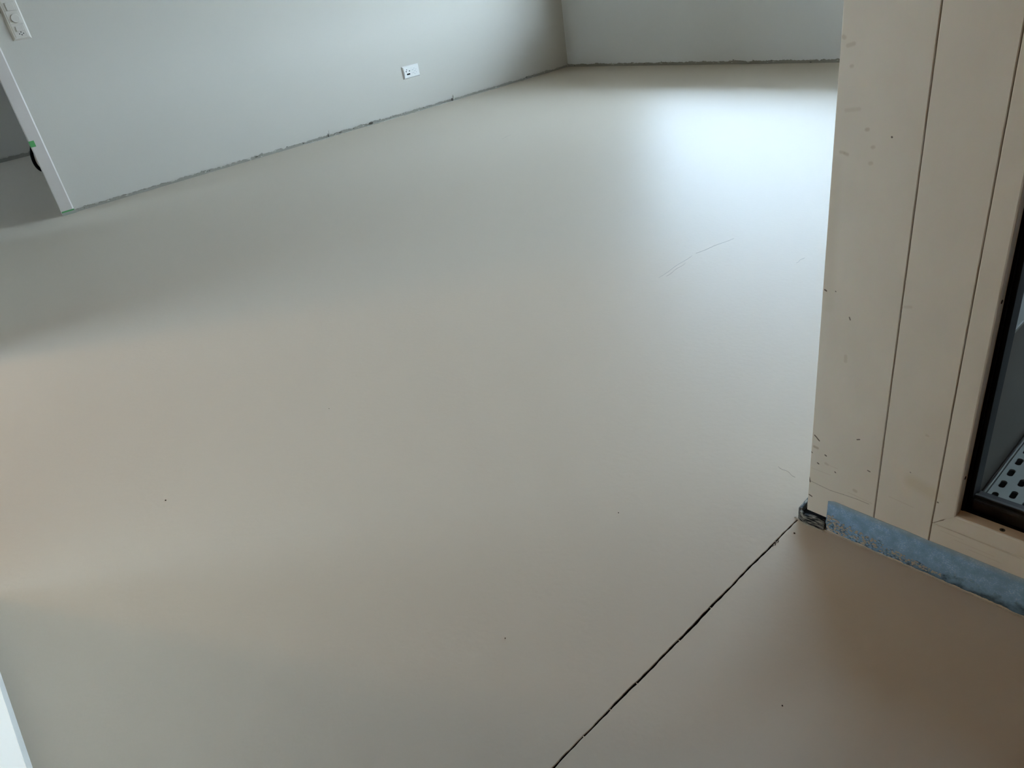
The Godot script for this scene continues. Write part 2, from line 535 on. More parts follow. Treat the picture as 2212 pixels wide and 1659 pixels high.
# ---------------------------------------------------------------- walls
# plaster with a ragged lower edge, a recess under it, crumbs and chips
# o: start of the wall foot, d: along, n: into the room
func plaster_wall(called: String, o: Vector3, d: Vector3, n: Vector3, length: float, thick: float, low: float, jag: float, seedv: int, base_mat: Material, label: String, high := H) -> MeshInstance3D:
	var st := mb()
	var nz := FastNoiseLite.new()
	nz.seed = seedv
	nz.frequency = 3.0
	nz.fractal_octaves = 5
	nz.fractal_gain = 0.6
	var step := 0.005
	var m := int(length / step)
	var up := Vector3.UP
	var bot: Array[float] = []
	var q := RandomNumberGenerator.new()
	q.seed = seedv
	var chip := 0.0
	for i in m + 1:
		var s := i * length / m
		if q.randf() < 0.02:
			chip = q.randf_range(0.2, 1.0) * jag
		chip *= 0.86
		bot.append(max(0.003, low + jag * 0.9 * nz.get_noise_1d(s * 4.0) + jag * 0.55 * nz.get_noise_1d(s * 12.0 + 50.0) + jag * 0.15 * nz.get_noise_1d(s * 60.0 + 9.0) + chip))
	var dep := 0.006 if jag > 0.005 else 0.0012
	for i in m:
		var p0 := o + d * (i * length / m)
		var p1 := o + d * ((i + 1) * length / m)
		var b0 := p0 + up * bot[i]
		var b1 := p1 + up * bot[i + 1]
		var lip0 := b0 + up * 0.012
		var lip1 := b1 + up * 0.012
		var w0 := 0.0016 * jag / 0.011 * absf(nz.get_noise_1d(i * 1.7))
		quad(st, b0 - n * w0, b1 - n * w0, lip1, lip0, n)
		quad(st, lip0, lip1, p1 + up * 0.09, p0 + up * 0.09, n)
		quad(st, b0 - n * w0, b1 - n * w0, b1 - n * dep, b0 - n * dep, -up)
	var e := o + d * length
	quad(st, o + up * 0.09, e + up * 0.09, e + up * high, o + up * high, n)
	quad(st, o - n * thick, e - n * thick, e - n * thick + up * high, o - n * thick + up * high, -n)
	quad(st, o + up * high, e + up * high, e - n * thick + up * high, o - n * thick + up * high, up)
	for k in [[o, -d], [e, d]]:
		var p: Vector3 = k[0]
		quad(st, p, p - n * thick, p - n * thick + up * high, p + up * high, k[1])
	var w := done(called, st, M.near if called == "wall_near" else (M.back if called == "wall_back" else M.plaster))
	tag(w, label, "wall", "structure")
	var base := mb()
	quad(base, o - n * dep, e - n * dep, e - n * dep + up * 0.08, o - n * dep + up * 0.08, n)
	done("wall_foot", base, base_mat, w)
	return w

func build_walls() -> void:
	var X := Vector3(1, 0, 0)
	var Z := Vector3(0, 0, 1)
	var zj := -0.812
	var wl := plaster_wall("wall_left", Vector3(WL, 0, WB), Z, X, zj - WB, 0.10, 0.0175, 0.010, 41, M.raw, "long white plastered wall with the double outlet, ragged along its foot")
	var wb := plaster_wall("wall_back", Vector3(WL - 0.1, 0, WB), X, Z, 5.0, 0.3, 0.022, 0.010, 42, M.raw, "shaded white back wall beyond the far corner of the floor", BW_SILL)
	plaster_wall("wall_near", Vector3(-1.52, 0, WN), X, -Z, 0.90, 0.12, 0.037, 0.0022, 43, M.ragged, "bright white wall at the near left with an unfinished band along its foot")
	tag(box("wall_near_left", Vector3(WL - 0.1, 0, WN), Vector3(-3.06, H, WN + 0.12), M.plaster), "wall between the doorway and the opening to the hall", "wall", "structure")
	# crumbs, chips and nubs in the gap at the foot of the long wall and of the back wall
	var q := RandomNumberGenerator.new()
	q.seed = 77
	var crumbs := mb()
	var chips := mb()
	var flecks := mb()
	for i in 110:
		var z := q.randf_range(WB + 0.03, zj - 0.02)
		var r := q.randf_range(0.0012, 0.0035)
		if i % 4 == 0:
			lump(chips, Vector3(WL - 0.004, q.randf_range(0.008, 0.022), z), Vector3(0.003, r, r * q.randf_range(1.5, 5.0)), 500 + i, 4, 8)
		else:
			lump(crumbs, Vector3(WL - 0.002, q.randf_range(0.004, 0.028), z), Vector3(0.003, r * 1.1, r * q.randf_range(1.5, 5.0)), 500 + i, 4, 8)
	for i in 60:                                     # shiny lips of coating where the floor meets the gap
		var z := q.randf_range(-4.4, -2.3)
		lump(flecks, Vector3(WL + q.randf_range(0.004, 0.016), 0.001, z), Vector3(0.006, 0.003, q.randf_range(0.012, 0.05)), 900 + i)
	# the nub of plaster and the two seams that reach up the wall
	lump(crumbs, Vector3(WL + 0.003, 0.026, -3.640), Vector3(0.008, 0.020, 0.010), 61, 5, 9)
	lump(chips, Vector3(WL + 0.004, 0.010, -3.622), Vector3(0.006, 0.016, 0.010), 62, 4, 8)
	lump(crumbs, Vector3(WL + 0.001, 0.030, -2.522), Vector3(0.003, 0.018, 0.004), 63, 5, 8)
	lump(chips, Vector3(WL + 0.001, 0.014, -2.510), Vector3(0.003, 0.012, 0.004), 64, 4, 8)
	lump(chips, Vector3(WL + 0.002, 0.014, -2.866), Vector3(0.006, 0.009, 0.020), 65, 4, 8)
	for o in [done("plaster_crumbs", crumbs, M.crumb, wl), done("dark_chips", chips, M.chip, wl), done("coating_lip", flecks, M.bead, wl)]:
		o.set_meta("kind", "stuff")
	var cb := mb()
	var kb := mb()
	for i in 60:
		var x := q.randf_range(WL + 0.03, -1.6)
		var r := q.randf_range(0.0012, 0.0035)
		lump(kb if i % 4 == 0 else cb, Vector3(x, q.randf_range(0.004, 0.03), WB - 0.002), Vector3(r * q.randf_range(1.5, 5.0), r, 0.003), 1500 + i, 4, 8)
	for o in [done("plaster_crumbs", cb, M.crumb, wb), done("dark_chips", kb, M.chip, wb)]:
		o.set_meta("kind", "stuff")
	tag(box("wall_back_pier", Vector3(WL - 0.1, BW_SILL, WB - 0.3), Vector3(BW_X0, H, WB), M.back), "back wall left of its window", "wall", "structure")
	tag(box("wall_back_pier", Vector3(BW_X1, BW_SILL, WB - 0.3), Vector3(0.07, H, WB), M.back), "back wall right of its window", "wall", "structure")
	tag(box("wall_back_lintel", Vector3(BW_X0, BW_TOP, WB - 0.3), Vector3(BW_X1, H, WB), M.back), "back wall over its window", "wall", "structure")
	var bw := node("window_3", Vector3((BW_X0 + BW_X1) / 2.0, BW_SILL, WB - 0.22))
	tag(bw, "broad window in the back wall above the shaded strip of floor", "window", "structure")
	for y in [[BW_SILL, BW_SILL + 0.06], [BW_TOP - 0.06, BW_TOP]]:
		box("frame_rail", Vector3(BW_X0, y[0], WB - 0.25), Vector3(BW_X1, y[1], WB - 0.19), M.cream, bw)
	var mid_x := (BW_X0 + BW_X1) / 2.0
	for x in [BW_X0 + 0.03, mid_x, BW_X1 - 0.03]:
		box("frame_stile", Vector3(x - 0.03, BW_SILL + 0.06, WB - 0.25), Vector3(x + 0.03, BW_TOP - 0.06, WB - 0.19), M.cream, bw)
	for x in [[BW_X0 + 0.06, mid_x - 0.03], [mid_x + 0.03, BW_X1 - 0.06]]:
		box("pane", Vector3(x[0], BW_SILL + 0.06, WB - 0.222), Vector3(x[1], BW_TOP - 0.06, WB - 0.216), M.glass, bw, 0.0001)
	# wall over and beside the door, other room, hall behind the eye, ceiling
	var o1 := box("wall_over_door", Vector3(WL - 0.10, 2.10, zj), Vector3(WL, H, WN), M.plaster)
	tag(o1, "white wall piece above the doorway", "wall", "structure")
	var fr := plaster_wall("wall_far_room", Vector3(-7.93, 0, -2.2), Z, X, 5.0, 0.1, 0.030, 0.012, 44, M.raw, "dim wall of the room seen through the doorway")
	fr.set_meta("kind", "structure")
	tag(box("wall_far_room_back", Vector3(-7.93, 0, -2.3), Vector3(WL - 0.1, H, -2.2), M.plaster), "side wall of the dim room beyond the doorway", "wall", "structure")
	tag(box("wall_far_room_front", Vector3(-7.93, 0, 2.8), Vector3(WL - 0.1, 0.9, 2.9), M.plaster), "end wall of the dim room under its window", "wall", "structure")
	tag(box("wall_far_room_pier", Vector3(-7.93, 0.9, 2.8), Vector3(-7.2, H, 2.9), M.plaster), "end wall of the dim room beside its window", "wall", "structure")
	tag(box("wall_far_room_pier", Vector3(-6.2, 0.9, 2.8), Vector3(WL - 0.1, H, 2.9), M.plaster), "end wall of the dim room between window and hall", "wall", "structure")
	tag(box("wall_far_room_lintel", Vector3(-7.2, 2.0, 2.8), Vector3(-6.2, H, 2.9), M.plaster), "end wall of the dim room over its window", "wall", "structure")
	var w4 := node("window_4", Vector3(-6.7, 0.9, 2.85))
	tag(w4, "window of the dim room beyond the doorway", "window", "structure")
	box("pane", Vector3(-7.14, 0.96, 2.847), Vector3(-6.26, 1.94, 2.853), M.glass, w4, 0.0001)
	for k in [[-7.2, -7.14], [-6.26, -6.2]]:
		box("frame_stile", Vector3(k[0], 0.9, 2.82), Vector3(k[1], 2.0, 2.88), M.cream, w4)
	for k in [[0.9, 0.96], [1.94, 2.0]]:
		box("frame_rail", Vector3(-7.14, k[0], 2.82), Vector3(-6.26, k[1], 2.88), M.cream, w4)
	tag(box("wall_far_room_side", Vector3(WL - 0.1, 0, WN + 0.12), Vector3(WL, H, 2.9), M.plaster), "wall between the dim room and the hall", "wall", "structure")
	tag(box("wall_hall_end", Vector3(WL, 0, 2.8), Vector3(1.7, 1.2, 2.9), M.beige), "end wall of the hall behind the near wall", "wall", "structure")
	tag(box("wall_hall_end_pier", Vector3(-3.4, 1.2, 2.8), Vector3(1.7, H, 2.9), M.beige), "end wall of the hall right of its window", "wall", "structure")
	tag(box("wall_hall_end_lintel", Vector3(WL, 2.2, 2.8), Vector3(-3.4, H, 2.9), M.beige), "end wall of the hall over its window", "wall", "structure")
	var w5 := node("window_5", Vector3(-4.05, 1.2, 2.85))
	tag(w5, "window at the end of the hall", "window", "structure")
	box("pane", Vector3(WL + 0.06, 1.26, 2.847), Vector3(-3.46, 2.14, 2.853), M.glass, w5, 0.0001)
	for k in [[WL, WL + 0.06], [-3.46, -3.4]]:
		box("frame_stile", Vector3(k[0], 1.2, 2.82), Vector3(k[1], 2.2, 2.88), M.cream, w5)
	for k in [[1.2, 1.26], [2.14, 2.2]]:
		box("frame_rail", Vector3(WL + 0.06, k[0], 2.82), Vector3(-3.46, k[1], 2.88), M.cream, w5)
	# warm globe lamp under the hall ceiling
	var gp := Vector3(-4.0, 2.20, 1.55)
	var lamp := node("ceiling_lamp", gp)
	tag(lamp, "warm white globe lamp under the hall ceiling", "lamp")
	var gm := SphereMesh.new()
	gm.radius = 0.15
	gm.height = 0.30
	var globe := MeshInstance3D.new()
	globe.name = "globe"
	globe.mesh = gm
	var glow := mat(Color(0.9, 0.85, 0.75), 0.5, 0.3)
	glow.emission_enabled = true
	glow.emission = Color(1.0, 0.88, 0.74)
	glow.emission_energy_multiplier = 0.04
	globe.material_override = glow
	lamp.add_child(globe, true)
	box("rod", gp + Vector3(-0.008, 0.13, -0.008), Vector3(gp.x + 0.008, H, gp.z + 0.008), M.white, lamp)
	var li := OmniLight3D.new()
	li.name = "lamp_light"
	li.position = Vector3(0, 0, 0)
	li.light_color = Color(1.0, 0.88, 0.74)
	li.light_energy = LAMP
	li.light_size = 0.14
	li.omni_range = 12.0
	li.omni_attenuation = 2.0
	li.shadow_enabled = true
	lamp.add_child(li, true)
	tag(box("wall_hall_right", Vector3(1.5, 0, PZ), Vector3(1.6, H, 2.9), M.wood), "wood clad wall at the right end of the passage", "wall", "structure")
	tag(box("ceiling_passage", Vector3(-0.62, H - 0.12, PZ), Vector3(1.5, H - 0.001, 2.8), M.wood), "brown timber ceiling over the passage", "ceiling", "structure")
	tag(box("ceiling", Vector3(-8.1, H, WB - 0.2), Vector3(1.7, H + 0.25, 3.0), M.ceiling), "pale ceiling over the rooms", "ceiling", "structure")

# ---------------------------------------------------------------- outside
func build_outside() -> void:
	tag(box("wall_wing", Vector3(0.46, -0.3, PZ - 0.16), Vector3(3.0, H + 0.25, PZ), M.facade), "outer wall of the building wing beside the loggia", "wall", "structure")
	tag(box("floor_loggia", Vector3(FX, -0.25, WB - 0.3), Vector3(3.0, -0.012, PZ - 0.16), M.terrace), "grey loggia floor outside the small window", "terrace", "structure")
	tag(box("ceiling_loggia", Vector3(FX, H + 0.05, WB - 0.3), Vector3(3.0, H + 0.25, PZ), M.facade), "slab over the loggia", "ceiling", "structure")
	tag(box("wall_loggia_end", Vector3(0.07, -0.2, WB - 0.3), Vector3(3.0, 0.95, WB - 0.1), M.facade), "parapet at the end of the loggia", "wall", "structure")
	tag(box("wall_loggia_end_pier", Vector3(1.1, 0.95, WB - 0.3), Vector3(3.0, H + 0.25, WB - 0.1), M.facade), "end wall of the loggia beside its opening", "wall", "structure")
	tag(box("wall_loggia_side", Vector3(2.85, -0.2, WB - 0.1), Vector3(3.0, H + 0.25, PZ), M.cladding), "side wall of the loggia", "wall", "structure")
	tag(box("ceiling_canopy", Vector3(-6.0, H + 0.05, WB - 2.7), Vector3(0.5, H + 0.25, WB - 0.2), M.cladding), "balcony slab over the back window outside", "balcony", "structure")

# ---------------------------------------------------------------- the long window wall (its room face is hidden behind the post)
func build_long_window() -> void:
	var z0 := -1.075
	var z1 := -4.40
	var sill := 0.325
	var top := 2.32
	var w := node("wall_window", Vector3(PX, 0, -2.7))
	tag(w, "wall below and round the long window, dark clad outside", "wall", "structure")
	box("plinth", Vector3(PX, 0, WB), Vector3(FX - 0.012, sill, PZ - 0.16), M.plaster, w)
	box("body", Vector3(PX, sill, WB), Vector3(FX - 0.10, H, PZ - 0.16), M.plaster, w)
	box("cladding", Vector3(FX - 0.012, -0.01, WB), Vector3(FX, sill - 0.004, PZ - 0.075), M.cladding, w)
	box("cladding", Vector3(FX - 0.10, top, WB), Vector3(FX, H + 0.05, PZ - 0.075), M.cladding, w)
	box("cladding", Vector3(FX - 0.10, sill, WB), Vector3(FX, top, z1), M.cladding, w)
	box("sill_sheet", Vector3(FX - 0.10, sill - 0.003, z1), Vector3(FX + 0.012, sill + 0.004, PZ - 0.08), M.galv, w)
	var n := node("window_2", Vector3(FX - 0.05, sill, -2.7))
	tag(n, "grey window frame with lowered pale blind above the dark plinth outside", "window", "structure")
	var fm := mat(Color(0.33, 0.34, 0.33), 0.45, 0.5)
	box("frame_rail", Vector3(FX - 0.085, sill + 0.004, z1), Vector3(FX - 0.03, sill + 0.045, z0), fm, n)
	box("frame_rail", Vector3(FX - 0.085, top - 0.05, z1), Vector3(FX - 0.03, top, z0), fm, n)
	for z in [z0 - 0.03, z1 + 0.03]:
		box("frame_stile", Vector3(FX - 0.085, sill + 0.045, z - 0.03), Vector3(FX - 0.03, top - 0.05, z + 0.03), fm, n)
	var y := sill + 0.050
	while y < top - 0.10:
		var st := mb()
		var a := Vector3(FX - 0.058, y, z0 - 0.06)
		var b := Vector3(FX - 0.058, y, z1 + 0.06)
		var up := Vector3(-0.012, 0.068, 0)
		quad(st, a, b, b + up * 0.5 + Vector3(0.006, 0, 0), a + up * 0.5 + Vector3(0.006, 0, 0), Vector3.RIGHT)
		quad(st, a + up * 0.5 + Vector3(0.006, 0, 0), b + up * 0.5 + Vector3(0.006, 0, 0), b + up, a + up, Vector3.RIGHT)
		var k := Vector3(-0.0012, 0, 0)
		quad(st, a + k, b + k, b + up + k, a + up + k, Vector3.LEFT)
		quad(st, a, b, b + k, a + k, Vector3.DOWN)
		done("blind_slat", st, M.white, n)
		y += 0.062

# ---------------------------------------------------------------- doorway at the left
func build_door() -> void:
	var n := node("door_1", Vector3(WL, 0, -0.35))
	tag(n, "open doorway with pale steel frame at the left end of the long wall", "doorway", "structure")
	var zl := -0.757
	var zr := -0.823
	for side in 2:
		var st := mb()
		var X := Vector3(1, 0, 0)
		var prof: Array = [[zl, -0.014], [zl, 0.0055], [zl - 0.0012, 0.0065], [-0.8170, 0.0065], [zr - 0.0015, 0.0005], [zr - 0.002, -0.01]]
		for i in prof.size() - 1:
			var a: Array = prof[i]
			var b: Array = prof[i + 1]
			var za: float = a[0] if side == 0 else -0.70 - a[0]
			var zb: float = b[0] if side == 0 else -0.70 - b[0]
			var out := Vector3(absf(b[0] - a[0]) + 0.0001, 0, (b[1] - a[1]) * (1.0 if side == 0 else -1.0))
			quad(st, Vector3(WL + a[1], 0, za), Vector3(WL + b[1], 0, zb), Vector3(WL + b[1], 2.10, zb), Vector3(WL + a[1], 2.10, za), out)
		quad(st, Vector3(WL - 0.0139, 0, zl if side == 0 else -0.70 - zl), Vector3(WL - 0.0139, 0, zr if side == 0 else -0.70 - zr), Vector3(WL - 0.0139, 2.10, zr if side == 0 else -0.70 - zr), Vector3(WL - 0.0139, 2.10, zl if side == 0 else -0.70 - zl), -X)
		done("casing", st, M.frame, n)
		var zz := -0.7905 if side == 0 else 0.0905
		var lo: float = min(zz, -0.815 if side == 0 else 0.115)
		var hi: float = max(zz, -0.815 if side == 0 else 0.115)
		box("jamb", Vector3(WL - 0.105, 0, lo), Vector3(WL - 0.0142, 2.06, hi), M.frame, n)
	box("casing", Vector3(WL - 0.014, 2.045, zl), Vector3(WL + 0.0065, 2.11, 0.057), M.frame, n)
	# rubber seal that has come out of the frame and hangs in a loop
	var pts := [Vector3(0, 0.395, -0.779), Vector3(0, 0.375, -0.7735), Vector3(0, 0.352, -0.7655), Vector3(0, 0.330, -0.7595), Vector3(0, 0.305, -0.7560), Vector3(0, 0.285, -0.7560), Vector3(0, 0.268, -0.7590), Vector3(0, 0.254, -0.7650), Vector3(0, 0.246, -0.7720), Vector3(0, 0.2425, -0.7800), Vector3(0, 0.243, -0.789)]
	var c := Curve3D.new()
	for p in pts:
		c.add_point(p + Vector3(-4.945, 0.002, -0.0015))
	var path: Array = []
	for i in 41:
		path.append(c.sample_baked(c.get_baked_length() * i / 40.0, true))
	var rb := mb()
	tube(rb, path, 0.0092, 12, 14)
	var r := done("rubber_seal", rb, M.rubber)
	tag(r, "black rubber door seal hanging out in a loop beside the left doorway frame", "seal")
	# green tape
	var t1 := mb()
	bbox(t1, Vector3(WL + 0.0065, 0.383, -0.7810), Vector3(WL + 0.0072, 0.4150, -0.7565), 0.0002)
	bbox(t1, Vector3(WL - 0.013, 0.383, -0.7570), Vector3(WL + 0.0072, 0.4150, -0.7562), 0.0002)
	tag(done("masking_tape", t1, M.green), "small square of green tape on the doorway frame above the black rubber loop", "tape")
	var t2 := node("masking_tape", Vector3(WL + 0.0066, 0, -0.79))
	tag(t2, "green tape strip round the very foot of the doorway frame, smeared with floor coating", "tape")
	box("bare_edge", Vector3(WL + 0.0066, 0.0165, -0.8235), Vector3(WL + 0.0078, 0.0240, -0.7560), M.green, t2, 0.0002).set_meta("label", "clean green upper edge")
	box("coated_band", Vector3(WL + 0.0066, 0.0, -0.8290), Vector3(WL + 0.0092, 0.0165, -0.7560), M.green_coated, t2, 0.0004).set_meta("label", "lower band hidden under pale grey coating")

# ---------------------------------------------------------------- corner post
func build_post() -> void:
	var n := node("trim_1", Vector3(-0.36, 0, PZ - 0.07))
	tag(n, "cream painted corner post of two wide vertical boards, chipped along its left edge", "post", "structure")
	var g := 0.0006
	for s in [[PX, -0.342 - g], [-0.342 + g, -0.262 - g]]:
		var st := mb()
		bbox(st, Vector3(s[0], 0.024, PZ - 0.02), Vector3(s[1], H, PZ), 0.0009)
		done("board", st, M.post, n)
	box("core", Vector3(PX + 0.0015, 0.024, PZ - 0.158), Vector3(-0.252, H, PZ - 0.0016), mat(Color(0.50, 0.46, 0.40), 0.8, 0.3), n)
	box("side_board", Vector3(PX, 0.024, PZ - 0.16), Vector3(PX + 0.0014, H, PZ - 0.0205), M.cream, n, 0.0004)

# ---------------------------------------------------------------- small window beside the post
func prism(st: SurfaceTool, prof: PackedVector2Array, to3: Callable, l0: PackedFloat32Array, l1: PackedFloat32Array, centre: Vector2) -> void:
	# prof: points (across, depth); l0 and l1: where the length starts and ends at each point
	var m := prof.size()
	for i in m:
		var j := (i + 1) % m
		var a: Vector3 = to3.call(prof[i], l0[i])
		var b: Vector3 = to3.call(prof[j], l0[j])
		var c: Vector3 = to3.call(prof[j], l1[j])
		var d: Vector3 = to3.call(prof[i], l1[i])
		var mid := (prof[i] + prof[j]) / 2.0
		var e := (prof[j] - prof[i]).orthogonal()
		if e.dot(mid - centre) < 0.0:
			e = -e
		var out: Vector3 = to3.call(mid + e, (l0[i] + l1[i]) / 2.0) - to3.call(mid, (l0[i] + l1[i]) / 2.0)
		var f := func(p: Vector3) -> Vector2: return Vector2((p.x + 0.449) / 0.449, 1.0 - p.y / 0.9)
		quad(st, a, b, c, d, out, f.call(a), f.call(b), f.call(c), f.call(d))

func build_window() -> void:
	var n := node("window_1", Vector3(0.1, 0, PZ - 0.03))
	tag(n, "cream wooden window sash with dark glass at the right of the post", "window", "structure")
	var x0 := -0.262 + 0.0006
	var xi := -0.234
	var yb := 0.0972
	var yi := 0.124
	var xr := 0.42
	var top := 2.3
	# bottom board under the sash
	var bs := mb()
	bbox(bs, Vector3(x0, 0.024, PZ - 0.02), Vector3(xr, yb - 0.0005, PZ - 0.0002), 0.0007)
	done("bottom_board", bs, M.post, n)
	# sash stile, profile (across, depth), mitred at its foot
	var r := 0.0025
	var prof := PackedVector2Array([Vector2(0, 0.0009), Vector2(0.0009, 0), Vector2(xi - x0 - r, 0), Vector2(xi - x0 - r * 0.3, r * 0.3), Vector2(xi - x0, r), Vector2(xi - x0, 0.017), Vector2(0, 0.017)])
	var c := Vector2(0.012, 0.008)
	var lo := PackedFloat32Array()
	var hi := PackedFloat32Array()
	for p in prof:
		lo.append(yb + p.x * (yi - yb) / (xi - x0) + 0.0006)
		hi.append(top)
	var sl := mb()
	prism(sl, prof, func(p: Vector2, l: float) -> Vector3: return Vector3(x0 + p.x, l, PZ - p.y), lo, hi, c)
	done("sash_stile", sl, M.post, n)
	var lo2 := PackedFloat32Array()
	var hi2 := PackedFloat32Array()
	var prof2 := PackedVector2Array()
	for p in prof:
		var q := Vector2(p.x * (yi - yb) / (xi - x0), p.y)
		prof2.append(q)
		lo2.append(x0 + p.x + 0.0006)
		hi2.append(xr)
	var sr := mb()
	prism(sr, prof2, func(p: Vector2, l: float) -> Vector3: return Vector3(l, yb + p.x, PZ - p.y), lo2, hi2, c)
	done("sash_rail", sr, M.post, n)
	# bare timber rebate on top of the rail
	box("rebate", Vector3(xi - 0.0006, yi - 0.010, PZ - 0.0185), Vector3(xr, yi + 0.0002, PZ - 0.0022), M.cream_raw, n, 0.0003)
	box("sash_stile", Vector3(xr - 0.028, yi, PZ - 0.017), Vector3(xr, top, PZ), M.cream, n)
	box("outer_board", Vector3(xr, 0.024, PZ - 0.02), Vector3(xr + 0.05, top, PZ), M.cream, n)
	# dark seal, glass, dark metal frame outside
	box("gasket", Vector3(xi - 0.012, yi - 0.01, PZ - 0.0235), Vector3(xi + 0.0035, top, PZ - 0.0172), M.rubber, n)
	box("gasket", Vector3(xi - 0.012, yi - 0.012, PZ - 0.0235), Vector3(xr, yi + 0.0025, PZ - 0.0188), M.rubber, n)
	box("pane", Vector3(xi - 0.008, yi - 0.008, PZ - 0.0300), Vector3(xr - 0.02, top, PZ - 0.0240), M.tinted, n, 0.0001)
	box("outer_frame", Vector3(xi - 0.03, 0.02, PZ - 0.062), Vector3(xi + 0.0075, top, PZ - 0.0312), M.black, n)
	box("outer_rail", Vector3(xi + 0.0075, 0.02, PZ - 0.060), Vector3(xr, 0.1375, PZ - 0.0312), M.alu_dark, n, 0.002)
	box("rail_lip", Vector3(xi + 0.0075, 0.1375, PZ - 0.046), Vector3(xr, 0.1410, PZ - 0.040), mat(Color(0.30, 0.29, 0.27), 0.5, 0.4), n, 0.001)
	# outside blind let down over the upper part of the glass
	box("roller_blind", Vector3(xi - 0.03, 0.66, PZ - 0.085), Vector3(xr, top, PZ - 0.075), M.alu_dark, n, 0.002)
	# screws
	var sc := mb()
	disc(sc, Vector3(-0.1787, yi + 0.0002, PZ - 0.0082), Vector3.UP, 0.0034, 0.0003, 18)
	var s1 := done("screw", sc, M.screw, n)
	var cross := mb()
	bbox(cross, Vector3(-0.1787 - 0.0016, yi + 0.0004, PZ - 0.0082 - 0.0005), Vector3(-0.1787 + 0.0016, yi + 0.0007, PZ - 0.0082 + 0.0005), 0.0001)
	bbox(cross, Vector3(-0.1787 - 0.0005, yi + 0.0004, PZ - 0.0082 - 0.0016), Vector3(-0.1787 + 0.0005, yi + 0.0007, PZ - 0.0082 + 0.0016), 0.0001)
	var cr := done("cross_slot", cross, M.hole, s1)
	cr.position = Vector3.ZERO
	for y in [0.4518, 0.1879]:
		var sd := mb()
		disc(sd, Vector3(xi, y, PZ - 0.0075), Vector3.RIGHT, 0.0026, 0.0004, 14)
		done("screw", sd, M.speck, n)
	# wall to the right of the sash and above
	tag(box("wall_passage", Vector3(xr + 0.05, 0, PZ - 0.14), Vector3(1.6, H, PZ), M.wood), "wall to the right of the small window", "wall", "structure")
	tag(box("wall_over_window", Vector3(-0.262, top, PZ - 0.14), Vector3(xr + 0.05, H, PZ - 0.001), M.plaster), "wall piece over the small window", "wall", "structure")
	tag(box("trim_2", Vector3(-0.262, -0.02, PZ - 0.14), Vector3(xr + 0.05, 0.0235, PZ - 0.022), M.cladding), "threshold under the small window", "threshold", "structure")

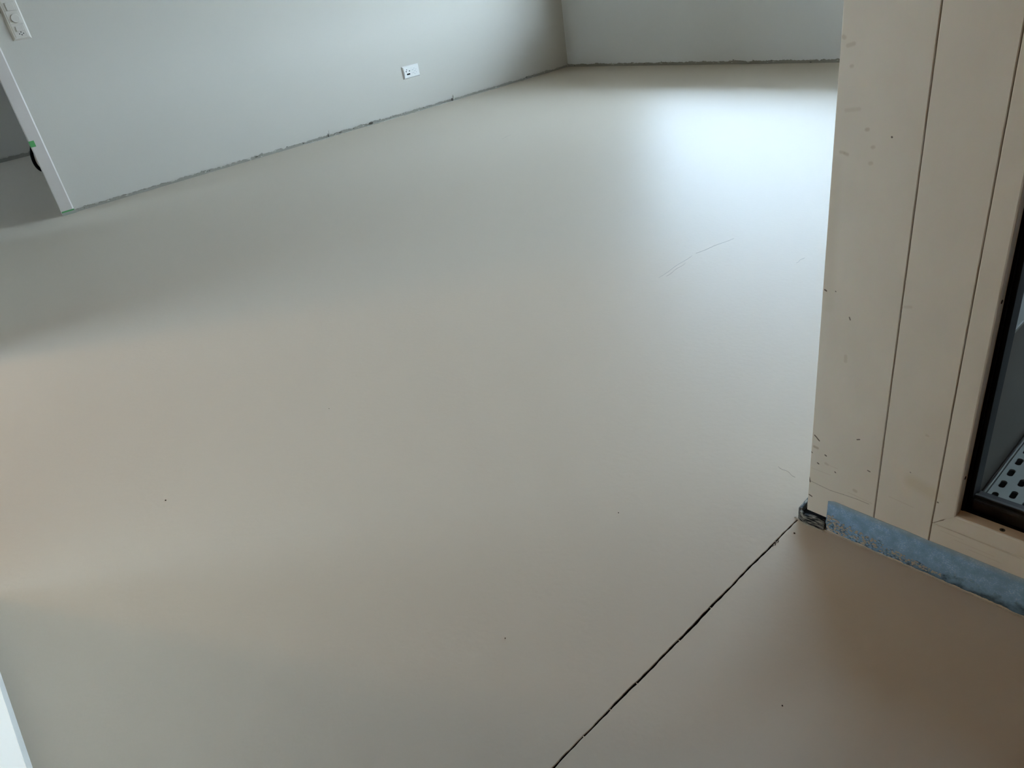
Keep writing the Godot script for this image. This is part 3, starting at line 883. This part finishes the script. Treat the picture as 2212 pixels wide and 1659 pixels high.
# ---------------------------------------------------------------- tape along the foot, foam strip round the post
func build_tape_and_strip() -> void:
	var n := node("masking_tape", Vector3(0, 0, PZ))
	tag(n, "blue masking tape along the foot of the post and window, splashed with floor coating", "tape")
	var st := mb()
	var m := 260
	var k := 12
	var nz := FastNoiseLite.new()
	nz.seed = 51
	nz.frequency = 1.0
	var P := func(i: int, j: int) -> Vector3:
		var u := float(i) / m
		var v := float(j) / k
		var x := TX0 + (TX1 - TX0) * u
		var low := 0.0185 if u < 0.002 else 0.0005
		var hgt: float = 0.0640 + 0.0012 * nz.get_noise_1d(x * 9.0)
		if u < 0.012:
			hgt = 0.0605 + u * 0.3
		var y: float = lerp(low, hgt, v)
		var dz: float = 0.0006 + 0.0026 * pow(1.0 - v, 3.0) + 0.00035 * nz.get_noise_2d(x * 260.0, y * 420.0)
		for gx in [-0.342, -0.262]:
			dz -= 0.00045 * exp(-pow((x - gx) / 0.0013, 2.0)) * clamp(v * 2.0, 0.0, 1.0)
		return Vector3(x, y, PZ + max(dz, 0.0002))
	for i in m:
		for j in k:
			var a: Vector3 = P.call(i, j)
			var b: Vector3 = P.call(i + 1, j)
			var c: Vector3 = P.call(i + 1, j + 1)
			var d: Vector3 = P.call(i, j + 1)
			var uv: Array[Vector2] = []
			for p in [a, b, c, d]:
				uv.append(Vector2((p.x - TX0) / (TX1 - TX0), 1.0 - p.y / 0.066))
			quad(st, a, b, c, d, Vector3(0, 0, 1), uv[0], uv[1], uv[2], uv[3])
	for i in m:      # upper edge thickness and lower edge back to the boards
		var d: Vector3 = P.call(i, k)
		var c: Vector3 = P.call(i + 1, k)
		quad(st, d, c, Vector3(c.x, c.y, PZ + 0.00005), Vector3(d.x, d.y, PZ + 0.00005), Vector3.UP)
	done("tape_strip", st, M.tape, n)
	# splashes of coating on the lower left of the tape
	var sp := mb()
	var q := RandomNumberGenerator.new()
	q.seed = 88
	for i in 250:
		var u := pow(q.randf(), 1.25)
		var x: float = lerp(TX0 + 0.001, -0.235, u)
		var reach: float = lerp(0.031, 0.012, u)
		var y: float = q.randf_range(0.004 + 0.004 * u, reach)
		if u < 0.06:
			y = q.randf_range(0.006, 0.034)
		var r := q.randf_range(0.0008, 0.0024) * (1.15 - 0.45 * u)
		lump(sp, Vector3(x, y, PZ + 0.0012 + 0.0022 * pow(1.0 - y / 0.064, 3.0)), Vector3(r * 1.1, r * 0.75, 0.0009), 3000 + i, 3, 8)
	var so := done("coating_splash", sp, M.bead, n)
	so.set_meta("kind", "stuff")
	so.set_meta("label", "cream lumps of dried coating")

	# foam strip
	var f := node("edge_strip", Vector3(-0.45, 0, PZ))
	tag(f, "grey smeared foam edge strip bent round the foot of the corner post", "foam strip")
	var outer: Array[Vector2] = [Vector2(-0.4160, PZ + 0.0050), Vector2(-0.4320, PZ + 0.0068), Vector2(-0.4470, PZ + 0.0078)]
	for i in 7:
		var a := PI / 2 + (PI / 2) * i / 6.0 * 0.97
		outer.append(Vector2(-0.4500, PZ - 0.0070) + Vector2(cos(a), sin(a)) * 0.0150)
	outer.append_array([Vector2(-0.4665, PZ - 0.022), Vector2(-0.4675, PZ - 0.045), Vector2(-0.4685, PZ - 0.08), Vector2(-0.4690, PZ - 0.15)])
	var inner: Array[Vector2] = []
	for i in outer.size():
		var t := (outer[min(i + 1, outer.size() - 1)] - outer[max(i - 1, 0)]).normalized()
		var side := Vector2(-t.y, t.x)      # towards the post
		if side.dot(Vector2(-0.40, PZ - 0.06) - outer[i]) < 0.0:
			side = -side
		inner.append(outer[i] + side * 0.0055)
	var es := mb()
	var len := 0.0
	for i in outer.size() - 1:
		var a := outer[i]
		var b := outer[i + 1]
		var l2 := len + a.distance_to(b)
		var hy := 0.0185
		var h0 := hy + 0.0012 * sin(i * 1.7)
		var h1 := hy + 0.0012 * sin((i + 1) * 1.7)
		var u0 := len / 0.2
		var u1 := l2 / 0.2
		var mid := (a + b) / 2.0 - (inner[i] + inner[i + 1]) / 2.0
		var out := Vector3(mid.x, 0, mid.y)
		var v := func(p: Vector2, y: float) -> Vector3: return Vector3(p.x, y, p.y)
		quad(es, v.call(a, 0), v.call(b, 0), v.call(b, h1 - 0.0012), v.call(a, h0 - 0.0012), out, Vector2(u0, 1), Vector2(u1, 1), Vector2(u1, 0.2), Vector2(u0, 0.2))
		var a2 := a.lerp(inner[i], 0.25)
		var b2 := b.lerp(inner[i + 1], 0.25)
		quad(es, v.call(a, h0 - 0.0012), v.call(b, h1 - 0.0012), v.call(b2, h1), v.call(a2, h0), out + Vector3.UP * 0.01, Vector2(u0, 0.2), Vector2(u1, 0.2), Vector2(u1, 0.1), Vector2(u0, 0.1))
		quad(es, v.call(a2, h0), v.call(b2, h1), v.call(inner[i + 1], h1), v.call(inner[i], h0), Vector3.UP, Vector2(u0, 0.1), Vector2(u1, 0.1), Vector2(u1, 0), Vector2(u0, 0))
		quad(es, v.call(inner[i], 0), v.call(inner[i + 1], 0), v.call(inner[i + 1], h1), v.call(inner[i], h0), -out, Vector2(u0, 1), Vector2(u1, 1), Vector2(u1, 0), Vector2(u0, 0))
		len = l2
	var e0 := outer[0]
	var i0 := inner[0]
	quad(es, Vector3(e0.x, 0, e0.y), Vector3(i0.x, 0, i0.y), Vector3(i0.x, 0.0185, i0.y), Vector3(e0.x, 0.0185, e0.y), Vector3.RIGHT, Vector2(0, 1), Vector2(0.02, 1), Vector2(0.02, 0), Vector2(0, 0))
	done("foam_band", es, M.foam, f)
	# black shadow gap filler behind the strip
	box("gap_filler", Vector3(PX - 0.0095, 0.0, PZ - 0.155), Vector3(-0.416, 0.012, PZ + 0.0005), M.foam_dark, f, 0.0005)

# ---------------------------------------------------------------- outlet and switch on the long wall
func wp(y: float, z: float, out := 0.0) -> Vector3:
	return Vector3(WL + out, y, z)

# a plate on the wall with sloping edges: y0..y1, z0..z1, depth d, slope s
func plate(st: SurfaceTool, y0: float, y1: float, z0: float, z1: float, b: float, d: float, s: float) -> void:
	var lo := [wp(y0, z0, b), wp(y0, z1, b), wp(y1, z1, b), wp(y1, z0, b)]
	var mid := [wp(y0, z0, b + d * 0.25), wp(y0, z1, b + d * 0.25), wp(y1, z1, b + d * 0.25), wp(y1, z0, b + d * 0.25)]
	var hi := [wp(y0 + s, z0 + s, b + d), wp(y0 + s, z1 - s, b + d), wp(y1 - s, z1 - s, b + d), wp(y1 - s, z0 + s, b + d)]
	var outs := [Vector3.DOWN, Vector3(0, 0, 1), Vector3.UP, Vector3(0, 0, -1)]
	for i in 4:
		var j := (i + 1) % 4
		quad(st, lo[i], lo[j], mid[j], mid[i], outs[i])
		quad(st, mid[i], mid[j], hi[j], hi[i], outs[i] + Vector3.RIGHT)
	quad(st, hi[0], hi[1], hi[2], hi[3], Vector3.RIGHT)

func build_wall_fittings() -> void:
	# double outlet
	var n := node("wall_outlet", wp(0.275, -3.30))
	tag(n, "white double outlet plate alone on the long wall, low above the floor", "outlet")
	var st := mb()
	plate(st, 0.2365, 0.3220, -3.3665, -3.2185, 0.0, 0.011, 0.0072)
	done("cover_plate", st, M.white, n)
	var inserts := mb()
	plate(inserts, 0.2480, 0.3105, -3.2910, -3.2290, 0.0108, 0.0010, 0.0010)
	done("insert", inserts, M.white, n)
	var in2 := mb()
	plate(in2, 0.2480, 0.3105, -3.3560, -3.2920, 0.0108, 0.0010, 0.0010)
	done("insert", in2, M.white, n)
	var f := 0.0118
	for h in [[0.2950, -3.2610, 0.0036], [0.2840, -3.2540, 0.0043], [0.2838, -3.2835, 0.0043]]:
		var hs := mb()
		disc(hs, wp(h[0] + 0.002, h[1] + 0.0072, f), Vector3.RIGHT, h[2], 0.0004, 16)
		done("socket_hole", hs, M.hole, n)
	var pt := mb()
	plate(pt, 0.2605, 0.2710, -3.2778, -3.2483, f, 0.0006, 0.0004)
	done("data_port", pt, M.hole, n)
	for h in [[0.2950, -3.3265], [0.2870, -3.3170], [0.2865, -3.3095], [0.2862, -3.3425], [0.2775, -3.3350], [0.2765, -3.3260], [0.2675, -3.3425], [0.2670, -3.3090], [0.2662, -3.3185], [0.2572, -3.3262]]:
		var hs := mb()
		disc(hs, wp(h[0] + 0.002, h[1] + 0.0072, f), Vector3.RIGHT, 0.0026, 0.0003, 12)
		done("socket_hole", hs, M.shutter, n)
	# tall combination of switches above, running out of the picture
	var w := node("light_switch", wp(0.99, -0.94))
	tag(w, "tall white switch and socket panel on the wall beside the doorway frame", "switch")
	var pl := mb()
	plate(pl, 0.8895, 1.0975, -0.9830, -0.8950, 0.0, 0.010, 0.0085)
	done("cover_plate", pl, M.switch, w)
	for c in [1.0525, 0.9925, 0.9325]:
		var mo := mb()
		plate(mo, c - 0.0293, c + 0.0293, -0.9693, -0.9097, 0.0097, 0.0022, 0.0012)
		done("insert", mo, M.switch, w)
	var b1 := mb()
	plate(b1, 1.0255, 1.0622, -0.9605, -0.9225, 0.0118, 0.0040, 0.0010)
	done("rocker", b1, M.switch, w)
	var b2 := mb()
	disc(b2, wp(0.9890, -0.9435, 0.0118), Vector3.RIGHT, 0.0205, 0.0060, 32, 0.0015)
	done("dimmer_knob", b2, M.switch, w)
	var b3 := mb()
	plate(b3, 0.9300, 0.9530, -0.9600, -0.9250, 0.0118, 0.0045, 0.0010)
	done("rocker", b3, M.switch, w)
	for h in [[0.9250, -0.9425], [0.9172, -0.9333], [0.9174, -0.9520], [0.9122, -0.9425]]:
		var hs := mb()
		disc(hs, wp(h[0], h[1], 0.0119), Vector3.RIGHT, 0.0026, 0.0004, 14)
		done("socket_hole", hs, M.hole, w)

# ---------------------------------------------------------------- drain grate outside the small window
func build_grate() -> void:
	var n := node("drain_grate", Vector3(-0.20, 0, -1.35))
	tag(n, "perforated metal drain grate on the ground outside the dark glass", "grate")
	var x0 := -0.2565
	var st := mb()
	var px := 0.0222
	var pz := 0.0385
	var rows := 5
	var zs := PZ - 0.16 + 0.02
	var count := 26
	var hw := 0.0048      # half width of a slot
	var hl := 0.0110      # half length
	for r in rows:
		var cx := x0 + px * (r + 0.5)
		for i in count:
			var cz := zs - pz * (i + 0.5 + (0.5 if r % 2 == 1 else 0.0))
			if r % 2 == 1 and i == 0:
				quad(st, Vector3(cx - px / 2, 0, zs), Vector3(cx + px / 2, 0, zs), Vector3(cx + px / 2, 0, zs - pz * 0.5), Vector3(cx - px / 2, 0, zs - pz * 0.5), Vector3.UP)
			var m := 24
			var rim: Array[Vector3] = []
			var box_: Array[Vector3] = []
			for j in m:
				var a := TAU * (j + 0.5) / m
				var d := Vector2(cos(a), sin(a))
				var sx: float = clamp(d.x, -1.0, 1.0) * hw
				var sz: float = (hl - hw) * signf(d.y) + d.y * hw
				rim.append(Vector3(cx + sx, 0, cz + sz))
				var t: float = min(px / 2 / max(absf(d.x), 1e-6), pz / 2 / max(absf(d.y), 1e-6))
				box_.append(Vector3(cx + d.x * t, 0, cz + d.y * t))
			for j in m:
				var q := (j + 1) % m
				quad(st, rim[j], rim[q], box_[q], box_[j], Vector3.UP)
				var inward := Vector3(cx, 0, cz) - rim[j]
				quad(st, rim[j], rim[q], rim[q] - Vector3.UP * 0.003, rim[j] - Vector3.UP * 0.003, inward)
			for cor in [[1, 1], [1, -1], [-1, 1], [-1, -1]]:      # corners left over by the fan
				var cp := Vector3(cx + cor[0] * px / 2, 0, cz + cor[1] * pz / 2)
				var best := 0
				for j in m:
					var q := (j + 1) % m
					var on_x := absf(absf(box_[j].x - cx) - px / 2) < 1e-5
					var on_x2 := absf(absf(box_[q].x - cx) - px / 2) < 1e-5
					if on_x != on_x2 and ((box_[j] + box_[q]) / 2.0).distance_to(cp) < 0.012:
						tri(st, box_[j], box_[q], cp, Vector3.UP)
	done("perforated_plate", st, M.galv, n)
	var zend := zs - pz * (count + 0.5)
	box("edge_rail", Vector3(x0 - 0.0045, -0.01, zend), Vector3(x0 - 0.0015, 0.0015, zs), M.galv, n, 0.0005)
	box("edge_rail", Vector3(x0 + px * rows + 0.001, -0.01, zend), Vector3(x0 + px * rows + 0.004, 0.0015, zs), M.galv, n, 0.0005)
	box("trough", Vector3(x0 - 0.005, -0.0115, zend), Vector3(x0 + px * rows + 0.004, -0.0105, zs), M.dark, n, 0.0002)
